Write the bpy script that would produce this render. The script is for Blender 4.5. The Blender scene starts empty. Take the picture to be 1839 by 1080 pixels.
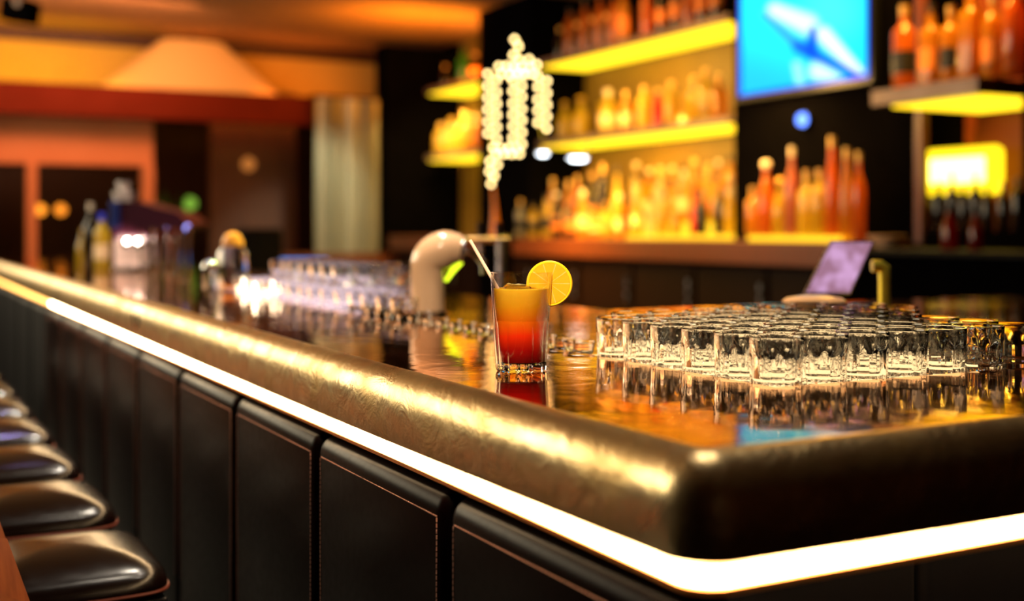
import bpy, bmesh, math, random
from mathutils import Vector, Matrix
random.seed(7)
C = bpy.context.scene.collection
PI = math.pi

# ------------------------------------------------------------------ camera
F = 2160.0; CX = 919.5; HZ = 410.0; CZ = 1.31
YAW = math.atan(1143.5 / F)
SN, CS = math.sin(YAW), math.cos(YAW)
cam = bpy.data.cameras.new('camera'); co = bpy.data.objects.new('camera', cam); C.objects.link(co)
cam.sensor_width = 36.0; cam.lens = F / 1839 * 36
cam.shift_y = -(540 - HZ) / 1839
cam.clip_start = 0.02; cam.clip_end = 100
co.location = (0, 0, CZ); co.rotation_euler = (PI / 2, 0, -YAW)
cam.dof.use_dof = True; cam.dof.focus_distance = 1.77; cam.dof.aperture_fstop = 1.85
bpy.context.scene.camera = co
sc = bpy.context.scene
sc.view_settings.view_transform = 'Standard'; sc.view_settings.look = 'None'
sc.view_settings.gamma = 1; sc.view_settings.use_curve_mapping = False
sc.view_settings.exposure = 0.0
sc.cycles.use_denoising = True
sc.cycles.max_bounces = 12; sc.cycles.transmission_bounces = 12; sc.cycles.glossy_bounces = 5
sc.cycles.transparent_max_bounces = 16; sc.cycles.diffuse_bounces = 3
sc.cycles.caustics_reflective = False; sc.cycles.sample_clamp_indirect = 12
sc.cycles.blur_glossy = 0.5

# ------------------------------------------------------------------ world + lights
w = bpy.data.worlds.new('world'); sc.world = w; w.use_nodes = True
w.node_tree.nodes['Background'].inputs[0].default_value = (1, .42, .2, 1)
w.node_tree.nodes['Background'].inputs[1].default_value = .004

def area(name, loc, tgt, sx, sy, power, col, spread=0):
    l = bpy.data.lights.new(name, 'AREA'); l.shape = 'RECTANGLE'; l.size = sx; l.size_y = sy
    l.energy = power; l.color = col
    o = bpy.data.objects.new(name, l); C.objects.link(o); o.location = loc
    d = Vector(tgt) - Vector(loc); o.rotation_euler = d.to_track_quat('-Z', 'Y').to_euler()
    if spread: l.spread = math.radians(spread)
    return o
def spot(name, loc, tgt, power, col, ang=60, r=.05, blend=.6):
    l = bpy.data.lights.new(name, 'SPOT'); l.energy = power; l.color = col; l.spot_size = math.radians(ang)
    l.spot_blend = blend; l.shadow_soft_size = r
    o = bpy.data.objects.new(name, l); C.objects.link(o); o.location = loc
    d = Vector(tgt) - Vector(loc); o.rotation_euler = d.to_track_quat('-Z', 'Y').to_euler(); return o
WARM = (1, .78, .48)
# unseen upright panel placed at the left to give the brass edge its highlight
area('brass_highlight_panel', (-1.5, 8.0, 2.5), (6.0, 5.2, 2.1), 8.4, 1.7, 250, (1, .84, .56))
# unseen spots added over the bar top to make the glassware sparkle
for x, y, p in [(.95, 1.75, 40), (1.45, 1.45, 45), (1.5, 2.3, 40), (1.2, 2.9, 170), (1.35, 3.7, 170), (1.15, 4.5, 200), (1.0, 5.2, 200), (1.1, 5.95, 260)]:
    spot('glint_spot', (x, y, 3.3), (x, y, 1.1), p, (1, .86, .68), 62, .028)
spot('drink_fill_spot', (-.5, -.1, 3.3), (.84, 1.55, 1.16), 1050, (1, .84, .5), 8, .03, .5)  # unseen spot added to brighten the drink and its orange slice
spot('tap_fill_spot', (-.4, .4, 3.3), (1.27, 2.84, 1.22), 330, (1, .84, .6), 8, .03, .6)  # another added spot, brightens the ceramic tap
spot('lime_glint_spot', (2.3, 3.9, 3.2), (1.2, 3.9, 1.15), 260, (.85, 1, .05), 50, .03)  # added for lime glints in the left glassware
spot('violet_glint_spot', (.6, 5.0, 3.3), (1.1, 4.3, 1.15), 60, (.55, .45, 1), 50, .03)  # added for violet glints in the same glassware
# far dining room and the cove over the beam
area('cove_light_yellow', (.9, 13.3, 2.75), (.9, 14.1, 3.2), 2.6, .1, 38, (1, .66, .02))
area('cove_light_orange', (3.6, 13.3, 2.75), (3.6, 14.1, 3.2), 2.4, .1, 17, (1, .26, .03))
area('dining_room_light', (1.6, 11.5, 3.3), (1.2, 13.6, 1.8), 2.5, .6, 85, (1, .42, .2))
area('ceiling_wash_orange', (5.0, 11.2, 2.9), (5.0, 11.6, 3.5), 1.4, .6, 50, (1, .33, .02))
spot('curtain_spot', (4.35, 11.3, 3.3), (4.3, 12.75, 1.6), 520, (.95, 1, .72), 42, .08, .9)

# ------------------------------------------------------------------ helpers
def P(px, py, D):
    lat = (px - CX) / F * D
    return Vector((SN * D + CS * lat, CS * D - SN * lat, CZ - (py - HZ) / F * D))
def dep(x, y): return SN * x + CS * y
def th(px): return YAW + math.atan((px - CX) / F)
def onX(px, py, X):
    y = X / math.tan(th(px)); d = dep(X, y); return Vector((X, y, CZ - (py - HZ) * d / F))
def onY(px, py, Y):
    x = Y * math.tan(th(px)); d = dep(x, Y); return Vector((x, Y, CZ - (py - HZ) * d / F))
def pxX(px, X): return X / math.tan(th(px))

def tag(o, label=None, cat=None, group=None, kind=None):
    if label: o['label'] = label
    if cat: o['category'] = cat
    if group: o['group'] = group
    if kind: o['kind'] = kind
    return o
def empty(name, loc=(0, 0, 0), rz=0):
    o = bpy.data.objects.new(name, None); C.objects.link(o); o.location = loc; o.rotation_euler = (0, 0, rz)
    o.empty_display_size = .05; return o
def obj(name, bm, mat, parent=None, smooth=True, loc=None):
    me = bpy.data.meshes.new(name)
    bmesh.ops.recalc_face_normals(bm, faces=bm.faces)
    for f in bm.faces: f.smooth = smooth
    bm.to_mesh(me); bm.free(); me.materials.append(mat)
    if smooth:
        try: me.set_sharp_from_angle(angle=math.radians(38))
        except Exception: pass
    o = bpy.data.objects.new(name, me); C.objects.link(o)
    if parent: o.parent = parent
    if loc is not None: o.location = loc
    return o
def new(): return bmesh.new()
def box(bm, x0, x1, y0, y1, z0, z1, bev=0, seg=2):
    vs = [bm.verts.new((x, y, z)) for x in (x0, x1) for y in (y0, y1) for z in (z0, z1)]
    fs = [(0, 1, 3, 2), (4, 6, 7, 5), (0, 4, 5, 1), (2, 3, 7, 6), (0, 2, 6, 4), (1, 5, 7, 3)]
    F_ = [bm.faces.new([vs[i] for i in f]) for f in fs]
    if bev:
        es = list({e for f in F_ for e in f.edges})
        bmesh.ops.bevel(bm, geom=es, offset=bev, segments=seg, profile=.5, affect='EDGES')
    return bm
def bx(*a, **k): return box(new(), *a, **k)
def lathe(bm, prof, seg=32, cx=0, cy=0, cz=0, fn=None, sx=1, sy=1):
    rings = []
    for (r, z) in prof:
        if r < 1e-6: rings.append([bm.verts.new((cx, cy, cz + z))]); continue
        ring = []
        for i in range(seg):
            a = 2 * PI * i / seg
            rr = r * (fn(a, z) if fn else 1)
            ring.append(bm.verts.new((cx + rr * math.cos(a) * sx, cy + rr * math.sin(a) * sy, cz + z)))
        rings.append(ring)
    for A, B in zip(rings[:-1], rings[1:]):
        if len(A) == 1 and len(B) == 1: continue
        for i in range(seg):
            j = (i + 1) % seg
            if len(A) == 1: bm.faces.new((A[0], B[i], B[j]))
            elif len(B) == 1: bm.faces.new((A[i], A[j], B[0]))
            else: bm.faces.new((A[i], A[j], B[j], B[i]))
    return bm
def tube(bm, pts, r, seg=10, cap=True):
    pts = [Vector(p) for p in pts]; rings = []
    rs = r if isinstance(r, (list, tuple)) else [r] * len(pts)
    up = Vector((0, 0, 1))
    d0 = (pts[1] - pts[0]).normalized()
    side = d0.cross(up) if abs(d0.dot(up)) < .95 else d0.cross(Vector((0, 1, 0)))
    side.normalize()
    for i, p in enumerate(pts):
        d = (pts[min(i + 1, len(pts) - 1)] - pts[max(i - 1, 0)]).normalized()
        side = (side - d * side.dot(d)).normalized(); u = d.cross(side)
        rings.append([bm.verts.new(p + (side * math.cos(2 * PI * k / seg) + u * math.sin(2 * PI * k / seg)) * rs[i]) for k in range(seg)])
    for A, B in zip(rings[:-1], rings[1:]):
        for i in range(seg):
            j = (i + 1) % seg; bm.faces.new((A[i], A[j], B[j], B[i]))
    if cap: bm.faces.new(rings[0]); bm.faces.new(rings[-1])
    return bm
def copy_tree(o, parent=None):
    c = o.copy(); C.objects.link(c)
    if parent: c.parent = parent
    for ch in list(o.children): copy_tree(ch, c)
    return c
ORD = ['first', 'second', 'third', 'fourth', 'fifth', 'sixth', 'seventh', 'eighth', 'ninth', 'tenth', 'eleventh',
       'twelfth', 'thirteenth', 'fourteenth', 'fifteenth', 'sixteenth', 'seventeenth', 'eighteenth', 'nineteenth', 'twentieth']

# ------------------------------------------------------------------ materials
def mat(name, col=(.5, .5, .5), rough=.5, metal=0, trans=0, ior=1.45, emit=None, es=0, coat=0, spec=.5, sss=0):
    m = bpy.data.materials.new(name); m.use_nodes = True
    b = m.node_tree.nodes['Principled BSDF']
    b.inputs['Base Color'].default_value = (*col, 1); b.inputs['Roughness'].default_value = rough
    b.inputs['Metallic'].default_value = metal; b.inputs['Transmission Weight'].default_value = trans
    b.inputs['IOR'].default_value = ior; b.inputs['Coat Weight'].default_value = coat
    b.inputs['Specular IOR Level'].default_value = spec
    if emit: b.inputs['Emission Color'].default_value = (*emit, 1); b.inputs['Emission Strength'].default_value = es
    return m
def nd(m, t, **k):
    n = m.node_tree.nodes.new(t)
    for a, b in k.items(): setattr(n, a, b)
    return n
def lk(m, a, b): m.node_tree.links.new(a, b)
def bsdf(m): return m.node_tree.nodes['Principled BSDF']
def noise(m, scale, detail=4, vec=(1, 1, 1), rough=.5, dist=0):
    tc = nd(m, 'ShaderNodeTexCoord'); mp = nd(m, 'ShaderNodeMapping'); mp.inputs['Scale'].default_value = vec
    n = nd(m, 'ShaderNodeTexNoise'); n.inputs['Scale'].default_value = scale; n.inputs['Detail'].default_value = detail
    n.inputs['Roughness'].default_value = rough; n.inputs['Distortion'].default_value = dist
    lk(m, tc.outputs['Object'], mp.inputs[0]); lk(m, mp.outputs[0], n.inputs['Vector']); return n
def ramp(m, src, stops):
    r = nd(m, 'ShaderNodeValToRGB'); e = r.color_ramp.elements
    while len(e) < len(stops): e.new(.5)
    for i, (p, c) in enumerate(stops): e[i].position = p; e[i].color = (*c, 1) if len(c) == 3 else c
    lk(m, src, r.inputs[0]); return r
def bump(m, src, strength, dist=.01):
    b = nd(m, 'ShaderNodeBump'); b.inputs['Strength'].default_value = strength; b.inputs['Distance'].default_value = dist
    lk(m, src, b.inputs['Height']); lk(m, b.outputs[0], bsdf(m).inputs['Normal']); return b
def varied(name, c1, c2, scale, r1, r2, metal=0, bmp=.1, vec=(1, 1, 1), bd=.003, dist=0):
    m = mat(name, c1, r1, metal); n = noise(m, scale, 5, vec, dist=dist)
    r = ramp(m, n.outputs['Fac'], [(.3, c1), (.7, c2)]); lk(m, r.outputs[0], bsdf(m).inputs['Base Color'])
    rr = ramp(m, n.outputs['Fac'], [(.3, (r1,) * 3), (.7, (r2,) * 3)]); lk(m, rr.outputs[0], bsdf(m).inputs['Roughness'])
    if bmp: bump(m, n.outputs['Fac'], bmp, bd)
    return m
def emis(name, col, s):
    m = bpy.data.materials.new(name); m.use_nodes = True; nt = m.node_tree; nt.nodes.clear()
    e = nt.nodes.new('ShaderNodeEmission'); o = nt.nodes.new('ShaderNodeOutputMaterial')
    e.inputs[0].default_value = (*col, 1); e.inputs[1].default_value = s; nt.links.new(e.outputs[0], o.inputs[0]); return m

M = {}
# polished copper bar top, faintly rippled
m = varied('copper_bar_top', (.80, .40, .18), (.66, .31, .13), 3.0, .05, .10, 1.0, 0)
n2 = noise(m, 9, 3, (1, 1, 1), .5, .4); bump(m, n2.outputs['Fac'], .35, .003); M['copper'] = m; bsdf(m).inputs['Specular Tint'].default_value = (1, .84, .68, 1)
# brass edge: patchy hand-worked sheet
m = varied('brass_sheet', (.92, .72, .40), (.56, .36, .13), 7.0, .26, .44, 1.0, 0, dist=1.2)
n2 = noise(m, 14, 5, (1, 1, 1), .6, .8); bump(m, n2.outputs['Fac'], .55, .006); M['brass'] = m
M['leather'] = varied('dark_brown_leather', (.0035, .0006, .0004), (.0025, .0004, .0003), 60, .30, .38, 0, .1, bd=.0006)
bsdf(M['leather']).inputs['Specular IOR Level'].default_value = .07
M['leather_black'] = mat('black_leather', (.002, .002, .003), .6, spec=.12)
M['seat_leather'] = varied('seat_brown_leather', (.006, .0014, .0007), (.005, .001, .0005), 45, .20, .26, 0, .08, bd=.0007)
bsdf(M['seat_leather']).inputs['Specular IOR Level'].default_value = .5
M['stitch'] = mat('pink_thread', (.75, .38, .30), .6)
M['led_warm'] = emis('warm_white_led', (1, .68, .36), 26)
M['led_orange'] = emis('orange_led', (1, .50, .12), 5)
M['black'] = varied('black_lacquer', (.0022, .0018, .0022), (.0015, .0013, .0015), 5, .5, .6, 0, 0)
bsdf(M['black']).inputs['Specular IOR Level'].default_value = 0
M['blackmetal'] = mat('black_metal', (.01, .01, .012), .35, .6)
M['slab'] = varied('brown_wood_slab', (.13, .032, .010), (.10, .024, .008), 4, .3, .45, 0, .05, (1, 8, 1))
M['cab'] = varied('dark_cabinet_wood', (.014, .005, .003), (.010, .004, .002), 5, .5, .6, 0, .05, (8, 8, 1))
bsdf(M['cab']).inputs['Specular IOR Level'].default_value = .08
M['wood'] = varied('orange_brown_wood', (.50, .13, .035), (.34, .08, .02), 6, .35, .5, 0, .08, (10, 10, 1))
M['chrome'] = mat('chrome', (.8, .8, .82), .08, 1)
M['steel'] = varied('brushed_steel', (.55, .55, .56), (.45, .45, .46), 20, .22, .34, 1, 0)
M['goldmetal'] = mat('yellow_brass', (.92, .78, .08), .35, .7)
M['glass'] = mat('clear_glass', (1, 1, 1), 0.0, 0, 1, 1.5)
M['ceramic'] = mat('cream_ceramic', (.88, .52, .30), .12, 0, coat=.6)
M['ceiling'] = varied('painted_ceiling', (.36, .19, .07), (.32, .16, .06), 2, .7, .8, 0, 0)
M['floor'] = varied('dark_floor', (.012, .006, .004), (.008, .004, .003), 3, .3, .5, 0, 0)
M['wall_ochre'] = varied('ochre_plaster', (.62, .38, .07), (.55, .33, .055), 2, .7, .8, 0, 0)
M['beam'] = varied('red_brown_beam', (.13, .012, .002), (.11, .010, .0015), 3, .6, .7, 0, 0)
bsdf(M['beam']).inputs['Specular IOR Level'].default_value = .1
M['wall_pink'] = varied('salmon_plaster', (.60, .20, .075), (.54, .17, .06), 2, .7, .8, 0, 0)
M['wall_dark'] = varied('dark_red_wood', (.07, .022, .010), (.05, .015, .008), 3, .4, .5, 0, 0, (6, 6, 1))
M['gold_wall'] = varied('gold_niche_panel', (.20, .115, .010), (.17, .095, .008), 3, .5, .6, 0, 0)
M['red_wall'] = varied('red_niche_panel', (.20, .035, .008), (.16, .028, .007), 3, .5, .6, 0, 0)
M['shelf_metal'] = varied('grey_shelf_front', (.20, .13, .11), (.17, .11, .09), 5, .35, .45, .3, 0)
M['glow_shelf'] = emis('amber_light_panel', (1, .62, .015), 2.4)
M['glow_step'] = emis('amber_lit_step', (1, .55, .02), 1.9)
M['glow_bulb'] = emis('warm_bulb', (1, .70, .28), 11)
M['glow_white'] = emis('white_spot', (.85, .92, 1), 12)
M['glow_niche'] = emis('yellow_niche_lamp', (1, .74, .12), 9)
M['glow_blue'] = emis('blue_glint', (.12, .25, 1), 4)

def bottle_mat(name, col, tr=.28, gl=.12):
    m = bpy.data.materials.new(name); m.use_nodes = True; nt = m.node_tree; nt.nodes.clear()
    out = nt.nodes.new('ShaderNodeOutputMaterial')
    t = nt.nodes.new('ShaderNodeBsdfTransparent'); t.inputs[0].default_value = (*[c ** .5 for c in col], 1)
    l = nt.nodes.new('ShaderNodeBsdfTranslucent'); l.inputs[0].default_value = (*col, 1)
    d = nt.nodes.new('ShaderNodeBsdfDiffuse'); d.inputs[0].default_value = (*col, 1)
    a = nt.nodes.new('ShaderNodeMixShader'); a.inputs[0].default_value = .35
    nt.links.new(l.outputs[0], a.inputs[1]); nt.links.new(d.outputs[0], a.inputs[2])
    b = nt.nodes.new('ShaderNodeMixShader'); b.inputs[0].default_value = 1 - tr
    nt.links.new(t.outputs[0], b.inputs[1]); nt.links.new(a.outputs[0], b.inputs[2])
    g = nt.nodes.new('ShaderNodeBsdfGlossy'); g.inputs['Roughness'].default_value = .12
    fr = nt.nodes.new('ShaderNodeFresnel'); fr.inputs[0].default_value = 1.5
    c = nt.nodes.new('ShaderNodeMixShader')
    nt.links.new(fr.outputs[0], c.inputs[0]); nt.links.new(b.outputs[0], c.inputs[1]); nt.links.new(g.outputs[0], c.inputs[2])
    nt.links.new(c.outputs[0], out.inputs[0]); return m
BM = {
    'darkred': bottle_mat('dark_red_bottle_glass', (.22, .004, .002), .25),
    'amber': bottle_mat('amber_bottle_glass', (1, .42, .03)), 'golden': bottle_mat('golden_bottle_glass', (1, .68, .05)),
    'orange': bottle_mat('orange_bottle_glass', (1, .25, .03)), 'clear': bottle_mat('clear_bottle_glass', (1, .9, .72), .6),
    'red': bottle_mat('red_bottle_glass', (.85, .012, .006), .25), 'dark': bottle_mat('dark_bottle_glass', (.03, .015, .012), .3),
    'green': bottle_mat('green_bottle_glass', (.05, .30, .05), .4), 'pink': bottle_mat('pink_bottle_glass', (1, .35, .25), .4),
}
CAP = {'dark': mat('black_cap', (.02, .015, .012), .3), 'gold': mat('gold_cap', (.8, .45, .12), .3, .8), 'white': mat('pale_cap', (.85, .7, .55), .4),
       'blue': mat('blue_cap', (.03, .06, .8), .3)}
LAB = {'cream': mat('cream_label', (.8, .55, .3), .6), 'black': mat('black_label', (.01, .008, .008), .5), 'orange': mat('orange_label', (.85, .25, .04), .6),
       'red': mat('red_label', (.7, .03, .02), .6)}

# ------------------------------------------------------------------ room shell
ZC = 3.5
def struct(name, bm, m, parent=None, smooth=False):
    o = obj(name, bm, m, parent, smooth)
    if not parent: o['kind'] = 'structure'
    return o
struct('floor', bx(-6, 9, -4, 17, -.1, 0), M['floor'])
struct('ceiling', bx(-6, 9, -4, 17, ZC, ZC + .1), M['ceiling'])
struct('wall_left', bx(-6.1, -6, -4, 17, 0, ZC), M['wall_dark'])
struct('wall_right', bx(6.05, 6.15, -4, 13.2, 0, ZC), M['black'])
struct('wall_near', bx(-6, 9, -4.1, -4, 0, ZC), M['wall_dark'])
struct('wall_far', bx(-6, 9, 16.9, 17, 0, ZC), M['wall_dark'])

# ------------------------------------------------------------------ the bar
LX, LY = .694, .92           # inner edges of the brass rim
BX, BY = 1.05, 1.24          # back edges of the raised ledge
YE = 5.45; YF = 9.3; XE = 3.3
ZT = 1.10; ZS = 1.088
CR = .006
def sweep(prof, y_start, x_end=None, y_end=None):
    """prof: (n, z) outwards of the bar edge. Runs down the long side and round the corner."""
    bm = new(); st = []
    if x_end is None:
        for y in (y_start, y_end): st.append(lambda n, y=y: (LX - n, y))
    else:
        N = 14
        k = max(2, int((y_start - LY) / .5))
        for i in range(k): st.append(lambda n, y=y_start + (LY + CR + .001 - y_start) * i / k: (LX - n, y))
        for i in range(N + 1):
            a = PI + (PI / 2) * i / N
            st.append(lambda n, a=a: (LX + CR + (n + CR) * math.cos(a), LY + CR + (n + CR) * math.sin(a)))
        st.append(lambda n: (x_end, LY - n))
    rings = [[bm.verts.new((*f(n), z)) for n, z in prof] for f in st]
    for A, B in zip(rings[:-1], rings[1:]):
        for i in range(len(prof)):
            j = (i + 1) % len(prof); bm.faces.new((A[i], A[j], B[j], B[i]))
    bm.faces.new(rings[0]); bm.faces.new(rings[-1]); return bm
def arc(cx, cz, r, a0, a1, n):
    return [(cx + r * math.cos(math.radians(a0 + (a1 - a0) * i / n)), cz + r * math.sin(math.radians(a0 + (a1 - a0) * i / n))) for i in range(n + 1)]
rim_prof = [(.001, 1.085), (.001, 1.1005), (.0025, 1.102)] + [(.001 + .044 * math.sin(math.radians(a)), 1.048 + .0545 * math.cos(math.radians(a))) for a in range(8, 86, 7)] + \
           [(.0455, 1.040), (.045, 1.02), (.0425, 1.004), (.038, 1.0), (.001, 1.0)]
bar = empty('bar_counter', (LX, LY, 0))
tag(bar, 'long L-shaped bar counter with polished copper top, brass edge and leather front', 'bar counter')
def bpart(name, bm, m, smooth=True, parent=None):
    o = obj(name, bm, m, None, smooth)
    p = parent or bar; o.parent = p
    o.matrix_parent_inverse = Matrix.Translation(Vector((-LX, -LY, 0)))
    return o
bpart('brass_edge', sweep(rim_prof, YF, XE), M['brass'])
bm = new()
for z in (ZT, 1.05):
    pass
def Lslab(x0, y0, x1, y1, z0, z1, yf, xe):
    bm = new(); pts = [(x0, y0), (xe, y0), (xe, y1), (x1, y1), (x1, yf), (x0, yf)]
    a = [bm.verts.new((*p, z0)) for p in pts]; b = [bm.verts.new((*p, z1)) for p in pts]
    bm.faces.new(a); bm.faces.new(b)
    for i in range(6):
        j = (i + 1) % 6; bm.faces.new((a[i], a[j], b[j], b[i]))
    return bm
bpart('bar_top', Lslab(LX, LY, BX, BY, 1.06, ZT, YF, XE), M['copper'], False)
bpart('service_top', Lslab(BX, BY, 1.75, 2.75, 1.04, ZS, YF, XE), M['copper'], False)
bpart('body', Lslab(LX + .02, LY + .255, 1.55, 2.5, .1, 1.04, YF - .02, XE - .05), M['leather_black'], False)
bpart('plinth', Lslab(LX + .1, LY + .15, 1.5, 2.4, 0, .1, YF - .1, XE - .1), M['black'], False)
# light profile right under the brass
led_prof = [(-.02, .999), (.034, .999), (.037, .996), (.037, .983), (.033, .979), (-.02, .979)]
bpart('light_strip', sweep(led_prof, YE, XE), M['led_warm'], False)
bpart('groove_lip', sweep([(-.02, .979), (.028, .979), (.031, .976), (.030, .970), (.026, .968), (-.02, .968)], YF, XE), mat('groove_lip', (.75, .30, .10), .4, 1))  # lip added to give the groove under the strip its orange line
bpart('light_strip', sweep(led_prof, YF, None, YE + .06), M['led_orange'], False)['label'] = 'orange light strip on the far end of the bar'
# padded leather panels
def panel(n_out, width, ztop=.962, zbot=.12, R=.03):
    prof = [(-.02, ztop)] + [(n_out - R + R * math.sin(math.radians(a)), ztop - R + R * math.cos(math.radians(a))) for a in range(0, 91, 10)] + \
           [(n_out, zbot), (-.02, zbot)]
    bm = new(); rings = []
    W = width
    for t, dn in ((0, -.022), (.002, -.014), (.006, -.006), (.012, -.0015), (.02, 0), (W - .02, 0), (W - .012, -.0015), (W - .006, -.006), (W - .002, -.014), (W, -.022)):
        rings.append([bm.verts.new((-(n + dn if n > 0 else n), t, z + (dn * .5 if z > ztop - R else 0))) for n, z in prof])
    for A, B in zip(rings[:-1], rings[1:]):
        for i in range(len(prof)):
            j = (i + 1) % len(prof); bm.faces.new((A[i], A[j], B[j], B[i]))
    bm.faces.new(rings[0]); bm.faces.new(rings[-1]); return bm
def stitching(n_out, W, ztop=.962, zbot=.14):
    bm = new(); z1 = ztop - .034; y0, y1 = .017, W - .017
    segs = []
    L = .0055; g = .0022
    y = y0
    while y < y1 - L: segs.append(((y, z1), (y + L, z1))); y += L + g
    z = z1 - g
    while z > max(zbot, .45): segs += [((y0, z), (y0, z - L)), ((y1, z), (y1, z - L))]; z -= L + g
    for (a, b), (c, d) in segs:
        x = -n_out - .0003; e = .0006
        if abs(b - d) < 1e-9: box(bm, x - .0006, x + .0006, a, c, b - e, b + e)
        else: box(bm, x - .0006, x + .0006, a - e, a + e, d, b)
    return bm
PW = .505; STEP = .523; Y0 = 1.430
pan_me = stit_me = None
for k in range(-1, 8):
    y = Y0 + STEP * k + .009
    if k == -1: y = LY - .012; W = Y0 - .009 - y
    else: W = PW
    if k in (-1, 0):
        p = bpart('front_panel', panel(.036, W), M['leather']); s = obj('stitching', stitching(.036, W), M['stitch'], p, False)
        if k == 0: proto_p, proto_s = p, s
    else:
        p = proto_p.copy(); C.objects.link(p); s = proto_s.copy(); C.objects.link(s); s.parent = p
    p.location = (LX, y, 0)
for k in range(4):
    p = bpart('front_panel', panel(.036, .6, .962), M['leather_black']); p.location = (LX, YE + .08 + k * .64, 0)
    p['label'] = 'black far leather panel'
for k in range(5):
    p = bpart('side_panel', panel(.03, .5, .955), M['leather_black']); p.location = (LX + .02 + .505 * (k + 1), LY + .26, 0); p.rotation_euler = (0, 0, PI / 2)

# ------------------------------------------------------------------ bar stools
def rounded_cushion(x0, x1, y0, y1, z0, z1, dome):
    bm = new(); N = 18; M_ = 18
    cx, cy, hx, hy = (x0 + x1) / 2, (y0 + y1) / 2, (x1 - x0) / 2, (y1 - y0) / 2
    rings = []
    def sq(a, e=.32):
        c, s = math.cos(a), math.sin(a)
        return math.copysign(abs(c) ** e, c), math.copysign(abs(s) ** e, s)
    prof = [(.0, z1 + dome), (.25, z1 + dome * .97), (.45, z1 + dome * .86), (.62, z1 + dome * .68), (.76, z1 + dome * .45), (.87, z1 + dome * .2), (.94, z1 - .002),
            (.98, z1 - .012), (1, z1 - .026), (1, z0 + .016), (.985, z0 + .006), (.96, z0), (0, z0)]
    seg = 48
    for r, z in prof:
        if r == 0: rings.append([bm.verts.new((cx, cy, z))]); continue
        rings.append([bm.verts.new((cx + hx * r * sq(2 * PI * i / seg)[0], cy + hy * r * sq(2 * PI * i / seg)[1], z)) for i in range(seg)])
    for A, B in zip(rings[:-1], rings[1:]):
        for i in range(seg):
            j = (i + 1) % seg
            if len(A) == 1: bm.faces.new((A[0], B[i], B[j]))
            elif len(B) == 1: bm.faces.new((A[i], A[j], B[0]))
            else: bm.faces.new((A[i], A[j], B[j], B[i]))
    return bm
def make_stool():
    t = empty('bar_stool')      # origin at floor, centre of seat
    hx, hy = .17, .175
    obj('seat_cushion', rounded_cushion(-hx, hx, -hy, hy, .655, .70, .035), M['seat_leather'], t)
    obj('seat_piping', tube(new(), [(hx * 1.003 * math.copysign(abs(math.cos(a)) ** .32, math.cos(a)), hy * 1.003 * math.copysign(abs(math.sin(a)) ** .32, math.sin(a)), .668) for a in [2 * PI * i / 48 for i in range(49)]], .003, 6), mat('red_piping', (.16, .025, .008), .5), t)
    obj('seat_frame', bx(-hx + .01, hx - .01, -hy + .01, hy - .01, .61, .655, bev=.006), M['blackmetal'], t)
    for sx in (-1, 1):
        for sy in (-1, 1):
            obj('leg', tube(new(), [(sx * (hx - .025), sy * (hy - .025), .62), (sx * (hx + .0), sy * (hy - .0), 0.0)], [.014, .011], 8), M['blackmetal'], t)
    obj('footrest', tube(new(), [(hx - .018, -hy + .02, .28), (hx - .018, hy - .02, .28)], .009, 8), M['chrome'], t)
    # curved wooden backrest on the guests' side
    bm = new(); N = 12; K = 8; g = {}
    for i in range(N + 1):
        u = -1 + 2 * i / N
        for j in range(K + 1):
            v = j / K; z = .645 + v * (.235 - .05 * u * u)
            xo = -hx - .015 - .06 * v + .125 * u * u
            for s in (0, 1): g[i, j, s] = bm.verts.new((xo - s * .018, u * (hy + .018 + s * .01), z))
    for i in range(N):
        for j in range(K):
            for s in (0, 1): bm.faces.new((g[i, j, s], g[i + 1, j, s], g[i + 1, j + 1, s], g[i, j + 1, s]))
    for i in range(N):
        for j in (0, K): bm.faces.new((g[i, j, 0], g[i + 1, j, 0], g[i + 1, j, 1], g[i, j, 1]))
    for j in range(K):
        for i in (0, N): bm.faces.new((g[i, j, 0], g[i, j + 1, 0], g[i, j + 1, 1], g[i, j, 1]))
    obj('backrest', bm, M['wood'], t)
    return t
stool0 = make_stool()
SL = ['nearest dark brown leather bar stool, cut off by the bottom left corner']
for k in range(1, 9):
    SL.append('dark brown leather bar stool along the bar front, %s behind the nearest one' % ORD[k - 1])
for k in range(9):
    o = stool0 if k == 0 else copy_tree(stool0)
    o.location = (.30, 1.815 + .52 * k, 0)
    tag(o, SL[k], 'bar stool', 'bar stools lined up along the bar front')

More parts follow.
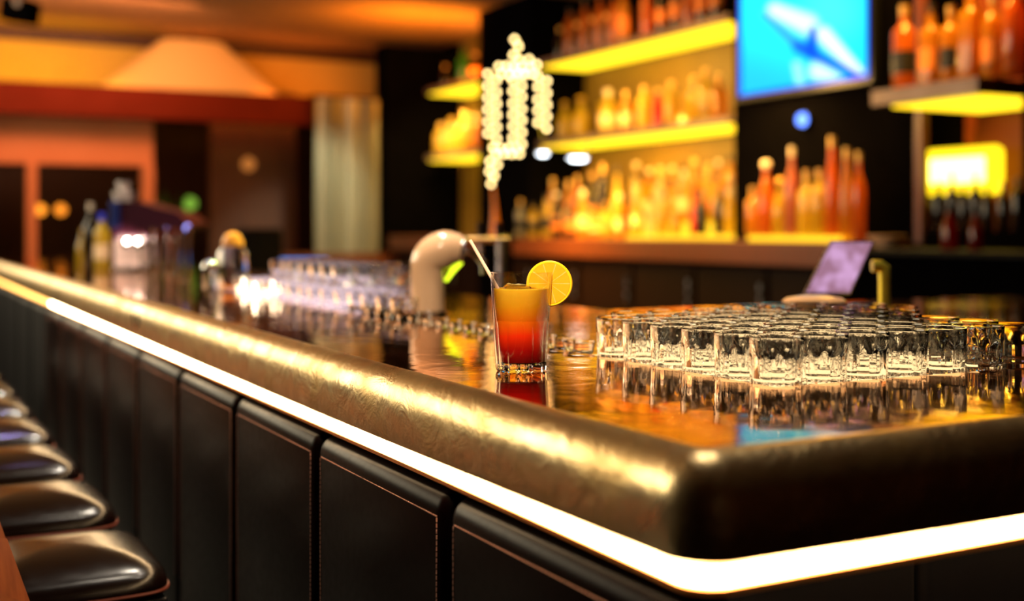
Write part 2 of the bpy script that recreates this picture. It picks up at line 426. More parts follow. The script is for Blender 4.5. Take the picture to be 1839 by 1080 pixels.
# ------------------------------------------------------------------ fluted glasses
def fluted_glass(R, r, H, base, smooth_from, n=12, wall=.0024, seg=72, amp=.05):
    def fn(a, z):
        if z > smooth_from: return 1
        k = min(1, (smooth_from - z) / (.08 * H)); k = k * k * (3 - 2 * k)
        return 1 - amp * k * (1 - abs(math.sin(n * a / 2)) ** .7)
    def rad(z): return r + (R - r) * (z / H) ** .9
    prof = [(0, .0012), (r * .72, .0012), (r * .78, 0), (r * .93, 0), (r * .985, .002)]
    for t in [.03, .08, .15, .25, .35, .45, .5, .53, .56, .59, .63, .7, .8, .9, .97]:
        z = t * H; prof.append((rad(z), z))
    prof += [(R, H - .001), (R - wall * .35, H), (R - wall * .7, H), (R - wall, H - .001)]
    for t in [.9, .75, .6, .45, .3]:
        z = base + (H - base) * t; prof.append((rad(z) - wall - (.0012 if z < smooth_from else 0), z))
    prof += [(rad(base) - wall - .003, base + .004), (rad(base) - wall - .007, base + .0006), (0, base)]
    bm = new(); rings = []
    ninner = 8
    for idx, (q, z) in enumerate(prof):
        if q < 1e-6: rings.append([bm.verts.new((0, 0, z))]); continue
        outer = 4 <= idx < len(prof) - ninner - 4
        rings.append([bm.verts.new((q * (fn(2 * PI * i / seg, z) if outer else 1) * math.cos(2 * PI * i / seg), q * (fn(2 * PI * i / seg, z) if outer else 1) * math.sin(2 * PI * i / seg), z)) for i in range(seg)])
    for A, B in zip(rings[:-1], rings[1:]):
        for i in range(seg):
            j = (i + 1) % seg
            if len(A) == 1: bm.faces.new((A[0], B[i], B[j]))
            elif len(B) == 1: bm.faces.new((A[i], A[j], B[0]))
            else: bm.faces.new((A[i], A[j], B[j], B[i]))
    return bm, rad
g0bm, _ = fluted_glass(.0378, .0345, .073, .012, .050, 12, seg=72, amp=.08)
g0 = obj('tumbler', g0bm, M['glass'])
# skyline of the photograph decides which places of the grid are taken
slots = []
GS = .0785
for j in range(10):
    for i in range(9):
        x = BX + .036 + GS * i + random.uniform(-.0015, .0015); y = BY + .042 + GS * j + random.uniform(-.0015, .0015)
        lo, hi = {0: (0, 6), 1: (0, 6), 2: (0, 6), 3: (0, 6), 4: (0, 7), 5: (0, 8), 6: (1, 8), 7: (4, 7)}.get(j, (1, 0))
        if lo <= i <= hi: slots.append((i, j, x, y))
bpart('light_panel', bx(BX + .004, 1.46, BY + .004, 1.78, ZS, ZS + .002), emis('cream_light_panel', (1, .66, .30), 1.8), False)['label'] = 'cream glowing sheet added under the tumblers'  # glowing sheet added so the tumblers look bright from below
first = True
for (i, j, x, y) in slots:
    o = g0 if first else g0.copy()
    if not first: C.objects.link(o)
    first = False
    o.location = (x, y, ZS + .002); o.rotation_euler = (0, 0, random.uniform(0, 6.28))
    row = 'front' if j == 0 else ORD[j]
    tag(o, 'clear fluted tumbler on the bar corner, %s from left in the %s row' % (ORD[i], row), 'glass', 'fluted tumblers packed on the bar corner')

# ------------------------------------------------------------------ the cocktail
ck = empty('cocktail_glass', (P(936, 0, 1.77).x, P(936, 0, 1.77).y, ZT))
tag(ck, 'tall fluted glass of orange to red cocktail standing alone on the copper bar', 'cocktail')
H = .1455
gb, rad = fluted_glass(.0455, .0375, H, .012, .079, 12, seg=96, amp=.055)
gt = bpy.data.materials.new('thin_glass'); gt.use_nodes = True; gt.node_tree.nodes.clear()
a_ = nd(gt, 'ShaderNodeBsdfTransparent'); a_.inputs[0].default_value = (.97, .97, .96, 1); b_ = nd(gt, 'ShaderNodeBsdfGlossy'); b_.inputs['Roughness'].default_value = .02
fw = nd(gt, 'ShaderNodeLayerWeight'); fr = nd(gt, 'ShaderNodeMath', operation='POWER'); lk(gt, fw.outputs['Facing'], fr.inputs[0]); fr.inputs[1].default_value = 2.6
f2 = nd(gt, 'ShaderNodeMath', operation='MULTIPLY_ADD'); lk(gt, fr.outputs[0], f2.inputs[0]); f2.inputs[1].default_value = .95; f2.inputs[2].default_value = .05; fw.inputs[0].default_value = .5
mx = nd(gt, 'ShaderNodeMixShader'); out = nd(gt, 'ShaderNodeOutputMaterial')
lk(gt, f2.outputs[0], mx.inputs[0]); lk(gt, a_.outputs[0], mx.inputs[1]); lk(gt, b_.outputs[0], mx.inputs[2]); lk(gt, mx.outputs[0], out.inputs[0])
go = obj('glass', gb, gt, ck); go.data.materials.append(M['glass'])
for p_ in go.data.polygons:
    if p_.center.z < .0125: p_.material_index = 1
m = bpy.data.materials.new('sunrise_drink'); m.use_nodes = True
b = bsdf(m); tc = nd(m, 'ShaderNodeTexCoord'); sp = nd(m, 'ShaderNodeSeparateXYZ'); lk(m, tc.outputs['Object'], sp.inputs[0])
nz = noise(m, 25, 2); ma = nd(m, 'ShaderNodeMath', operation='MULTIPLY_ADD'); lk(m, nz.outputs['Fac'], ma.inputs[0]); ma.inputs[1].default_value = .012; lk(m, sp.outputs['Z'], ma.inputs[2])
mr = nd(m, 'ShaderNodeMapRange'); mr.inputs['From Min'].default_value = .012; mr.inputs['From Max'].default_value = .132; lk(m, ma.outputs[0], mr.inputs[0])
r = ramp(m, mr.outputs[0], [(.05, (.07, .002, .002)), (.22, (.40, .004, .003)), (.40, (.98, .035, .004)), (.58, (1, .19, .006)), (.76, (1, .44, .015)), (1, (1, .62, .05))])
lk(m, r.outputs[0], b.inputs['Base Color']); b.inputs['Roughness'].default_value = .15
b.inputs['Subsurface Weight'].default_value = .35; b.inputs['Subsurface Scale'].default_value = .02
b.inputs['Subsurface Radius'].default_value = (1, .5, .2)
tr = nd(m, 'ShaderNodeBsdfTranslucent'); lk(m, r.outputs[0], tr.inputs[0]); mx = nd(m, 'ShaderNodeMixShader'); mx.inputs[0].default_value = .45
out = [n for n in m.node_tree.nodes if n.type == 'OUTPUT_MATERIAL'][0]
lk(m, b.outputs[0], mx.inputs[1]); lk(m, tr.outputs[0], mx.inputs[2]); lk(m, mx.outputs[0], out.inputs[0])
ztop = .121
lp = [(0, .0128)] + [(rad(z) - .0034, z) for z in (.015, .03, .05, .07, .08, .09, .105, ztop)] + [(rad(ztop) - .0045, ztop + .0006), (0, ztop)]
obj('drink', lathe(new(), lp, 64), m, ck)
ice = mat('ice', (1, .95, .8), .05, 0, 1, 1.31)
for (x, y, z, s, rz) in ((-.012, -.012, .117, .017, .4), (.014, .004, .116, .016, 1.1), (-.006, .018, .117, .015, .9)):
    o = obj('ice_cube', bx(-s / 1, s / 1, -s * .8, s * .8, -.009, .009, bev=.004, seg=3), ice, ck, True, (x, y, z)); o.rotation_euler = (.15, -.1, rz)
# straw leans to the left
r_ = Vector((CS, -SN, 0)); f_ = Vector((SN, CS, 0))
s0 = r_ * .018 + f_ * -.006 + Vector((0, 0, .03)); s1 = r_ * -.0755 + f_ * .004 + Vector((0, 0, .1925))
bm = tube(new(), [s0, s0.lerp(s1, .5), s1], .0026, 12, False)
tube(bm, [s1, s0], .0020, 12, False)
obj('straw', bm, mat('pale_pink_straw', (.85, .55, .45), .3), ck)
# orange wheel on the rim
m = mat('orange_flesh', (1, .5, .03), .25); b = bsdf(m); b.inputs['Subsurface Weight'].default_value = .4; b.inputs['Subsurface Scale'].default_value = .01
tc = nd(m, 'ShaderNodeTexCoord'); sp = nd(m, 'ShaderNodeSeparateXYZ'); lk(m, tc.outputs['Object'], sp.inputs[0])
at = nd(m, 'ShaderNodeMath', operation='ARCTAN2'); lk(m, sp.outputs['Y'], at.inputs[0]); lk(m, sp.outputs['X'], at.inputs[1])
mu = nd(m, 'ShaderNodeMath', operation='MULTIPLY'); lk(m, at.outputs[0], mu.inputs[0]); mu.inputs[1].default_value = 5
si = nd(m, 'ShaderNodeMath', operation='SINE'); lk(m, mu.outputs[0], si.inputs[0]); ab = nd(m, 'ShaderNodeMath', operation='ABSOLUTE'); lk(m, si.outputs[0], ab.inputs[0])
r = ramp(m, ab.outputs[0], [(.04, (1, .74, .25)), (.2, (1, .58, .03))]); lk(m, r.outputs[0], b.inputs['Base Color'])
tr = nd(m, 'ShaderNodeBsdfTranslucent'); lk(m, r.outputs[0], tr.inputs[0]); mx = nd(m, 'ShaderNodeMixShader'); mx.inputs[0].default_value = .5
out = [n for n in m.node_tree.nodes if n.type == 'OUTPUT_MATERIAL'][0]
lk(m, b.outputs[0], mx.inputs[1]); lk(m, tr.outputs[0], mx.inputs[2]); lk(m, mx.outputs[0], out.inputs[0])
flesh = m
rindm = mat('orange_rind', (1, .48, .01), .35)
sl = empty('orange_slice'); sl.parent = ck
sl.location = r_ * .0415 + Vector((0, 0, .1285))
# slice plane holds the radial direction (screen right) and vertical; its local Z looks back at the camera
sl.rotation_euler = Matrix((r_, Vector((0, 0, 1)), r_.cross(Vector((0, 0, 1))))).transposed().to_euler()
C_ = obj('flesh', lathe(new(), [(0, -.0028), (.0295, -.0028), (.0305, -.002), (.0305, .002), (.0295, .0028), (0, .0028)], 64), flesh, sl)
obj('rind', lathe(new(), [(.0303, -.003), (.0325, -.003), (.0338, -.0015), (.0338, .0015), (.0325, .003), (.0303, .003), (.0303, -.003)], 64), rindm, sl)

# ------------------------------------------------------------------ beer tap column
def tap_column():
    b0 = P(768, 556, 3.1); t = empty('beer_tap', (b0.x, b0.y, ZS))
    tag(t, 'cream ceramic swan-neck beer tap column behind the cocktail glass', 'beer tap')
    pts = []; rs = []
    for z in (0, .04, .08, .112): pts.append(Vector((0, 0, z))); rs.append(.044)
    c = .05
    for i in range(1, 11):
        a = math.radians(180 - i * 11); pts.append(r_ * (c + c * 1.3 * math.cos(a) + .015) + Vector((0, 0, .118 + c * math.sin(a)))); rs.append(.044 + .007 * math.sin(i / 10 * PI) - (.008 * max(0, i - 7) / 3))
    obj('column', tube(new(), pts, rs, 32), M['ceramic'], t)
    end = pts[-1]; d = (pts[-1] - pts[-2]).normalized()
    obj('end_cap', tube(new(), [end - d * .004, end + d * .008], .034, 24), M['chrome'], t)
    n = end + d * .01
    obj('spout', tube(new(), [n, n + r_ * .02 + Vector((0, 0, -.004)), n + r_ * .045 + Vector((0, 0, -.03)), n + r_ * .048 + Vector((0, 0, -.06))], .009, 12), M['chrome'], t)
    obj('base_ring', lathe(new(), [(.046, 0), (.052, .001), (.052, .008), (.045, .012)], 32), M['chrome'], t)
    L = tube(new(), [Vector((0, 0, .085)) + r_ * .047, Vector((0, 0, .112)) + r_ * .064, Vector((0, 0, .135)) + r_ * .088], [.004, .007, .005], 10)  # highlight under the neck, built as a glowing strip
    obj('lime_highlight', L, emis('lime_light', (.75, 1, .02), 2.2), t)['label'] = 'lime yellow highlight along the inner curve, modelled as a glowing strip'
tap_column()
# chrome crossbar tap tower behind
t0 = P(905, 470, 3.9); t = empty('tap_tower', (t0.x, t0.y, 1.0))
tag(t, 'low chrome crossbar tap rail between the ceramic tap and the cocktail', 'beer tap')
obj('crossbar', tube(new(), [P(838, 431, 3.9) - Vector((t0.x, t0.y, 1.0)), P(915, 431, 3.9) - Vector((t0.x, t0.y, 1.0))], .011, 14), mat('bronze', (.30, .17, .07), .3, 1), t)
for px in (862, 895):
    q = P(px, 431, 3.9) - Vector((t0.x, t0.y, 1.0))
    obj('nozzle', tube(new(), [q, q + Vector((0, 0, -.03)), q + Vector((0, 0, -.075))], [.010, .008, .006], 12), M['chrome'], t)
    obj('handle', tube(new(), [q, q + Vector((0, 0, .03)), q + Vector((0, 0, .055))], [.006, .010, .012], 12), M['blackmetal'], t)
q = P(900, 431, 3.9) - Vector((t0.x, t0.y, 1.0))
obj('post', tube(new(), [Vector((q.x, q.y, 0)), q], .016, 14), M['steel'], t)

# ------------------------------------------------------------------ back bar
XB = 6.0; XFt = 5.45
SH2 = CZ + .758; SH1 = CZ + 1.50
def shelf(name, label, ya, yb, z, thick=.055, xf=XFt, glow=True, glow_mat=None):
    t = empty(name, (xf, (ya + yb) / 2, z)); tag(t, label, 'shelf')
    o = Vector(t.location)
    obj('board', bx(0, XB - xf, ya - o.y, yb - o.y, 0, thick), M['shelf_metal'], t, False)
    if glow: obj('light_panel', bx(.03, XB - xf - .04, ya - o.y + .03, yb - o.y - .03, -.012, 0), glow_mat or M['glow_shelf'], t, False)
    return t
yL0, yL1 = pxX(865, XFt), pxX(765, XFt)
yM0, yM1 = pxX(1308, XFt), pxX(966, XFt)
shelf('lit_shelf', 'upper amber-lit bottle shelf left of the television', yM0, yM1, SH1)
shelf('lit_shelf', 'lower amber-lit bottle shelf left of the television', yM0, yM1, SH2)
shelf('lit_shelf', 'short upper lit shelf beyond the bead lamp, by the black pillar', yL0, yL1, SH1)
shelf('lit_shelf', 'short lower lit shelf beyond the bead lamp, by the black pillar', yL0, yL1, SH2)
XR = 5.12; SH3 = CZ + .758 * XR / XFt
yR0, yR1 = pxX(1755, XR), pxX(1565, XR)
t = empty('lit_shelf', (XR, (yR0 + yR1) / 2, SH3)); tag(t, 'amber-lit bottle shelf at the right edge, right of the television', 'shelf')
hr = (yR1 - yR0) / 2; yo = t.location.y
bm = bx(0, .37, -hr, hr, 0, .085); box(bm, .37, XB - XR, -hr, pxX(1642, 5.5) - .06 - yo, 0, .085)
obj('board', bm, M['shelf_metal'], t, False)
obj('light_panel', bx(.10, XB - XR - .05, -hr + .03, pxX(1665, 5.5) - yo, -.012, 0), M['glow_shelf'], t, False)
# back wall panels of the niches (structure)
def xpanel(name, pa, pb, z0, z1, m, X=XB, th_=.04):
    return struct(name, bx(X, X + th_, pxX(pb, X), pxX(pa, X), z0, z1), m)
struct('wall_back_bar_main', bx(XB, XB + .04, yM0, yM1 + .1, 1.22, SH1), M['gold_wall'])
struct('wall_back_bar_main_top', bx(XB, XB + .04, yM0, yM1 + .1, SH1, ZC), M['black'])
struct('wall_back_bar_left', bx(XB, XB + .04, yL0 - .4, 12.6, 1.22, ZC), M['gold_wall'])
struct('wall_back_bar_right', bx(XB, XB + .04, 4.2, 5.3, 1.22, ZC), M['red_wall'])
# black columns
struct('trim_1', bx(XFt - .05, XB, yM1 + .06, yL0 - .04, 1.2, ZC), M['black'])
struct('trim_2', bx(5.06, XB, 12.62, 12.9, 0, 3.38), M['black'])
XW = 5.5
struct('wall_television', bx(XW, XW + .06, pxX(1642, XW), yM0 - .005, 1.226, ZC), M['black'])
struct('trim_3', bx(XW, XW + .06, pxX(1642, XW) - .05, pxX(1642, XW) - .002, 1.22, 3.4), M['slab'])
struct('trim_4', bx(XW, XB + .05, pxX(1836, XW) - .5, pxX(1836, XW), 1.22, ZC), M['black'])
# back counter
bc = empty('back_counter', (5.3, 8, 0)); tag(bc, 'dark back bar counter with thick brown wood top under the bottles', 'counter')
def lp_(x): return x
Yb0, Yb1 = pxX(1530, 5.0), 12.35
zt = CZ - .085
obj('countertop', bx(-.3, .7, Yb0 - 8, Yb1 - 8, zt - .15, zt, bev=.004), M['slab'], bc, False)
obj('carcass', bx(-.2, .7, Yb0 - 8 + .03, Yb1 - 8 - .03, .08, zt - .15), M['cab'], bc, False)
n = 9; Wd = (Yb1 - Yb0 - .1) / n
for k in range(n):
    d = obj('cabinet_door', bx(-.225, -.2, Yb0 - 8 + .05 + k * Wd + .02, Yb0 - 8 + .05 + (k + 1) * Wd - .02, .12, zt - .19, bev=.004), M['cab'], bc, False)
    obj('handle', tube(new(), [(-.245, Yb0 - 8 + .05 + k * Wd + .06, .75), (-.245, Yb0 - 8 + .05 + k * Wd + .06, .95)], .008, 8), M['steel'], d)
# lit display steps
def steps(label, ya, yb, nst, X=5.6):
    h = (yb - ya) / 2
    for k in range(nst):
        t = obj('display_step', bx(0, .128, -h, h, 0, .035 + .10 * k), M['glow_step'], None, False, (X + .13 * k, (ya + yb) / 2, zt))
        tag(t, (['lowest ', 'middle ', 'highest '][k] if nst > 1 else '') + label, 'bottle display', 'lit display steps on the back counter')
steps('amber-lit bottle display step on the back counter, left of the television', yM0 + .01, pxX(1110, 5.6), 3)
steps('amber-lit bottle display step on the back counter under the television', pxX(1499, 5.2), pxX(1343, 5.2), 1, 5.2)
# unseen lights added to brighten the bottles
def lip(name, x, y, z, L, w, p, col, tx, tz):
    o = area(name, (x, y, z), (tx, y, tz), w, L, p, col); return o
yc = (yM0 + yM1) / 2; YL = yM1 - yM0
lip('shelf_bottle_fill', XFt - .02, yc, SH1 - .02, YL, .03, 85, (1, .62, .10), 5.75, SH2 + .1)
lip('shelf_bottle_fill', XFt - .02, yc, SH2 - .02, YL, .03, 180, (1, .53, .07), 5.7, zt + .1)
lip('shelf_bottle_fill', XFt - .02, (yL0 + yL1) / 2, SH1 - .02, 1.3, .03, 120, (1, .62, .16), 5.75, SH2 + .1)
lip('television_bottle_fill', 5.0, 6.3, 2.35, 1.2, .03, 90, (1, .55, .12), 5.3, zt + .1)
area('front_bottle_fill', (4.4, 8.2, 2.9), (5.7, 8.2, 1.4), .3, 3.5, 60, (1, .5, .10))
area('top_shelf_fill', (5.1, 8.3, 3.45), (5.7, 8.3, 2.95), .1, 2.6, 6, (1, .25, .03))
area('right_shelf_fill', (5.0, 4.85, 3.35), (5.4, 4.85, 2.2), .15, .9, 90, (1, .50, .06))
# ---- bottles
def bprof(kind, h, r):
    if kind == 'wine': return [(0, 0), (r * .9, 0), (r, .01), (r, h * .58), (r * .85, h * .66), (r * .4, h * .76), (r * .33, h * .80), (r * .33, h * .95), (0, h * .95)]
    if kind == 'spirit': return [(0, 0), (r * .93, 0), (r, .01), (r, h * .66), (r * .9, h * .71), (r * .5, h * .76), (r * .36, h * .80), (r * .36, h * .93), (0, h * .93)]
    if kind == 'decanter': return [(0, 0), (r * .8, 0), (r, h * .10), (r * 1.02, h * .42), (r * .85, h * .60), (r * .45, h * .74), (r * .3, h * .80), (r * .36, h * .90), (0, h * .90)]
    if kind == 'slim': return [(0, 0), (r * .95, 0), (r, .01), (r * .98, h * .50), (r * .7, h * .66), (r * .45, h * .80), (r * .4, h * .95), (0, h * .95)]
    if kind == 'square': return [(0, 0), (r * .95, 0), (r, .01), (r, h * .62), (r * .92, h * .67), (r * .45, h * .72), (r * .36, h * .76), (r * .36, h * .92), (0, h * .92)]
def sqf(a, z=0): c, s = abs(math.cos(a)), abs(math.sin(a)); return 1 / (c ** 5 + s ** 5) ** .2 * .95
BN = {'wine': 'round-shouldered bottle', 'spirit': 'broad-shouldered bottle', 'decanter': 'bulbous decanter bottle', 'slim': 'tall slender bottle', 'square': 'square-bodied bottle'}
def bottle(x, y, z, h, r, kind='spirit', col='amber', cap='dark', lab=None, label='', group=None):
    t = empty('bottle', (x, y, z), random.uniform(0, 1.5) if kind != 'square' else 0)
    pr = bprof(kind, h, r)
    obj('body', lathe(new(), pr, 20, fn=(sqf if kind == 'square' else None)), BM[col], t)
    nr = pr[-2][0]; zc = pr[-1][1]
    if kind == 'decanter': obj('stopper', lathe(new(), [(0, zc), (nr * .9, zc), (nr * 1.5, zc + h * .05), (nr * 1.1, h), (0, h)], 12), CAP[cap], t)
    else: obj('cap', lathe(new(), [(nr * 1.08, zc - h * .06), (nr * 1.12, h), (0, h)], 12), CAP[cap], t)
    if lab:
        obj('label', lathe(new(), [(r * 1.01, h * .2), (r * 1.012, h * .2), (r * 1.012, h * .46), (r * 1.01, h * .46)], 20, fn=(sqf if kind == 'square' else None)), LAB[lab], t)
    tag(t, label, 'bottle', group)
    return t
def brow(pxs, X, z, where, group, top=None):
    """pxs: (px, height m, radius m, kind, colour, cap, label)"""
    seen = {}
    for k, (px, h, r, kind, col, cap, lab) in enumerate(sorted(pxs)):
        xx = X; y = pxX(px, xx)
        L = '%s %s, %s from left %s' % (col, BN[kind], ORD[k], where)
        bottle(xx, y, z, h, r, kind, col, cap, lab, L, group)
mid = [(1014, .36, .07, 'decanter', 'golden', 'gold', None), (1043, .38, .085, 'decanter', 'golden', 'gold', None),
       (1092, .40, .085, 'spirit', 'golden', 'white', 'cream'), (1124, .36, .055, 'spirit', 'amber', 'gold', 'cream'),
       (1157, .37, .065, 'spirit', 'golden', 'gold', None), (1182, .33, .05, 'slim', 'red', 'gold', None), (1206, .37, .06, 'spirit', 'golden', 'gold', None),
       (1247, .38, .055, 'square', 'golden', 'gold', None), (1268, .42, .06, 'square', 'golden', 'gold', None), (1291, .36, .055, 'square', 'amber', 'gold', None)]
brow(mid, 5.68, SH2 + .056, 'on the lower lit shelf by the television', 'bottles on the lower lit shelf')
topb = []
for px in (1006, 1036, 1064, 1089):
    topb.append((px, .30, .05, 'spirit', 'dark', 'gold', None))
for px, c in ((1024, 'orange'), (1050, 'orange'), (1077, 'orange'), (1102, 'orange'), (1120, 'amber'), (1162, 'orange'), (1190, 'dark'), (1216, 'dark'), (1238, 'orange'), (1262, 'dark'), (1288, 'dark')):
    topb.append((px, random.uniform(.42, .52), .055, random.choice(['wine', 'spirit']), c, 'dark' if px != 1262 else 'blue', None if c == 'orange' else 'orange'))
brow(topb, 5.60, SH1 + .056, 'on the top shelf above the lit panel', 'bottles on the top shelf')
brow([(792, .36, .08, 'spirit', 'golden', 'gold', None), (812, .40, .085, 'decanter', 'golden', 'gold', None), (836, .44, .09, 'spirit', 'golden', 'gold', None), (858, .40, .08, 'spirit', 'amber', 'gold', None)],
     5.62, SH2 + .056, 'on the short lower shelf by the black pillar', 'bottles on the short lower shelf')
brow([(800, .26, .05, 'spirit', 'dark', 'gold', None), (833, .42, .07, 'wine', 'green', 'dark', None), (853, .30, .06, 'spirit', 'dark', 'gold', 'orange')],
     5.62, SH1 + .056, 'on the short upper shelf by the black pillar', 'bottles on the short upper shelf')
brow([(1624, .50, .068, 'spirit', 'orange', 'gold', 'black'), (1672, .48, .06, 'square', 'amber', 'dark', 'orange'), (1708, .44, .06, 'spirit', 'amber', 'gold', 'black'),
      (1745, .56, .068, 'square', 'amber', 'gold', None), (1784, .46, .06, 'spirit', 'amber', 'gold', 'orange'), (1822, .56, .064, 'wine', 'orange', 'gold', None)],
     5.30, SH3 + .086, 'on the right-hand lit shelf', 'bottles on the right-hand shelf')
cols = ['amber', 'golden', 'orange', 'amber', 'golden', 'dark', 'clear']
kinds = ['wine', 'spirit', 'spirit', 'decanter', 'slim', 'square']
caps = ['dark', 'gold', 'white', 'gold']; labs = [None, None, 'cream', 'orange', 'black', None]
rnd = random.Random(11)
def rrow(a, b, n, hmin, hmax, dark=.2, fix=None):
    out = []
    for k in range(n):
        px = a + (b - a) * (k + .5) / n + rnd.uniform(-3, 3)
        c = 'dark' if rnd.random() < dark else rnd.choice(['amber', 'golden', 'orange', 'clear', 'amber', 'golden'])
        out.append((px, rnd.uniform(hmin, hmax), rnd.uniform(.04, .052), rnd.choice(kinds), c, rnd.choice(caps), rnd.choice(labs)))
    return out
brow(rrow(925, 1122, 9, .30, .42, .35), 5.40, zt, 'in the front row beyond the cocktail glass', 'counter bottles, front row')
brow(rrow(918, 1118, 9, .50, .66, .45), 5.62, zt, 'in the second row beyond the cocktail glass', 'counter bottles, second row')
fr = rrow(1135, 1320, 8, .28, .36, .1)
fr[4] = (1247, .36, .038, 'slim', 'red', 'dark', 'red'); fr[6] = (1294, .36, .05, 'spirit', 'dark', 'dark', None)
brow(fr, 5.66, zt + .035, 'on the lowest lit step', 'bottles on the lowest lit step')
brow(rrow(1130, 1322, 9, .36, .44, .05), 5.79, zt + .135, 'on the middle lit step', 'bottles on the middle lit step')
brow(rrow(1132, 1322, 9, .36, .44, .0), 5.92, zt + .235, 'on the highest lit step', 'bottles on the highest lit step')
brow([(1352, .33, .05, 'spirit', 'amber', 'gold', None), (1376, .50, .06, 'decanter', 'orange', 'white', None), (1401, .38, .05, 'decanter', 'golden', 'gold', None), (1422, .58, .045, 'wine', 'pink', 'white', None),
      (1449, .42, .052, 'square', 'golden', 'gold', None), (1472, .42, .055, 'spirit', 'golden', 'gold', None), (1494, .62, .045, 'slim', 'orange', 'gold', None)],
     5.27, zt + .035, 'on the lit step under the television', 'bottles under the television')
brow([(1520, .58, .042, 'slim', 'amber', 'gold', None), (1542, .55, .042, 'wine', 'orange', 'gold', None)], 5.3, zt, 'at the right end of the back counter', 'bottles at the counter end')

# spot lights clipped below the lower shelf
for k, (px, py, r, lab) in enumerate([(975, 273, .05, 'small round white spotlight under the lower shelf, left of the larger one'), (1038, 282, .085, 'larger white spotlight under the lower shelf, above the dark bottles')]):
    q = onX(px, py, 5.36); t = empty('spotlight', q); tag(t, lab, 'spotlight', 'white shelf spotlights')
    obj('lamp_head', lathe(new(), [(0, .03), (r * .8, .03), (r * 1.05, 0), (r * .98, -.01), (0, -.01)], 20), M['steel'], t)
    obj('lens', lathe(new(), [(0, -.03), (r * .6, -.028), (r * .97, -.011), (0, -.0105)], 20), M['glow_white'], t)
    obj('bracket', tube(new(), [(0, 0, .02), (.08, 0, .02), (.12, 0, SH2 - .02 - q.z)], .008, 8), M['steel'], t)
# ---- television
XT = 5.43
a = onX(1328, 175, XT); b_ = onX(1560, 137, XT)
zb = (a.z + b_.z) / 2; Wt = a.y - b_.y; Ht = Wt * .60
tv = empty('television', (XT, (a.y + b_.y) / 2, zb)); tag(tv, 'wall television showing a bright blue underwater picture', 'television')
obj('casing', bx(0, .06, -Wt / 2 - .03, Wt / 2 + .03, -.04, Ht + .03, bev=.005), M['blackmetal'], tv, False)
obj('wall_bracket', bx(.06, .069, -.2, .2, .2, .5), M['blackmetal'], tv, False)
bm = new(); NX, NY = 120, 72
cl = bm.loops.layers.color.new('scr') if False else None
vs = [[bm.verts.new((-.004, Wt / 2 - Wt * i / NX, Ht * (1 - j / NY))) for i in range(NX + 1)] for j in range(NY + 1)]
for j in range(NY):
    for i in range(NX): bm.faces.new((vs[j][i], vs[j][i + 1], vs[j + 1][i + 1], vs[j + 1][i]))
ms = bpy.data.materials.new('screen_picture'); ms.use_nodes = True; nt = ms.node_tree; nt.nodes.clear()
ca = nt.nodes.new('ShaderNodeVertexColor'); ca.layer_name = 'scr'; e = nt.nodes.new('ShaderNodeEmission'); e.inputs[1].default_value = 1.5
o2 = nt.nodes.new('ShaderNodeOutputMaterial'); nt.links.new(ca.outputs[0], e.inputs[0]); nt.links.new(e.outputs[0], o2.inputs[0])
scr = obj('screen', bm, ms, tv, False)
def seg_d(p, a, b):
    ax, ay = a; bx_, by = b; dx, dy = bx_ - ax, by - ay; t = max(0, min(1, ((p[0] - ax) * dx + (p[1] - ay) * dy) / (dx * dx + dy * dy)))
    return math.hypot(p[0] - ax - t * dx, p[1] - ay - t * dy), t
def mixc(a, b, t): t = max(0, min(1, t)); t = t * t * (3 - 2 * t); return tuple(x + (y - x) * t for x, y in zip(a, b))
def screen_col(u, v):
    y3 = tv.location.y + Wt / 2 - Wt * u; d = dep(XT, y3)
    x = CX + F * (CS * XT - SN * y3) / d; y = HZ - F * (zb + Ht * (1 - v) - CZ) / d
    c = mixc((.02, .80, .98), (.02, .50, 1.0), (y - 60 + (1440 - x) * .3) / 120)
    c = mixc(c, (.06, 1.0, .82), 1.1 - math.hypot(x - 1490, y - 20) / 80)
    for (A, B, wa, wb, col) in (((1392, 18), (1452, 44), 14, 20, (.70, .92, .96)), ((1480, 62), (1545, 132), 15, 9, (.78, .90, .97)), ((1470, 128), (1502, 143), 18, 12, (.62, .97, 1)),
                                ((1432, 118), (1438, 150), 9, 9, (.3, .9, 1)),
                                ((1372, 26), (1436, 84), 6, 10, (.04, .30, .97)), ((1436, 84), (1548, 140), 15, 6, (.01, .12, .97)), ((1461, 52), (1458, 92), 7, 16, (.005, .08, .92))):
        dd, t = seg_d((x, y), A, B); w_ = wa + (wb - wa) * t
        c = mixc(c, col, 1.35 - dd / w_)
    e_ = min(x - 1328, 1560 - x, (175 - (x - 1328) * .164) - y)
    return mixc((.0, .05, 1), c, e_ / 10)
att = scr.data.color_attributes.new('scr', 'FLOAT_COLOR', 'POINT')
for j in range(NY + 1):
    for i in range(NX + 1):
        c = screen_col(i / NX, j / NY); att.data[j * (NX + 1) + i].color = (*c, 1)
q = onX(1444, 215, 5.47)  # blue reflection of the screen, built as a small glowing disc
t = empty('screen_glint', q); tag(t, 'small round blue television reflection on the black wall, modelled as a glowing disc', 'lamp')
obj('lens', lathe(new(), [(0, .0), (.045, .0), (.04, .03), (0, .045)], 16), M['glow_blue'], t).rotation_euler = (0, -PI / 2, 0)
obj('bezel', lathe(new(), [(.046, -.13), (.052, -.13), (.052, .01), (.046, .01)], 16), M['blackmetal'], t).rotation_euler = (0, -PI / 2, 0)

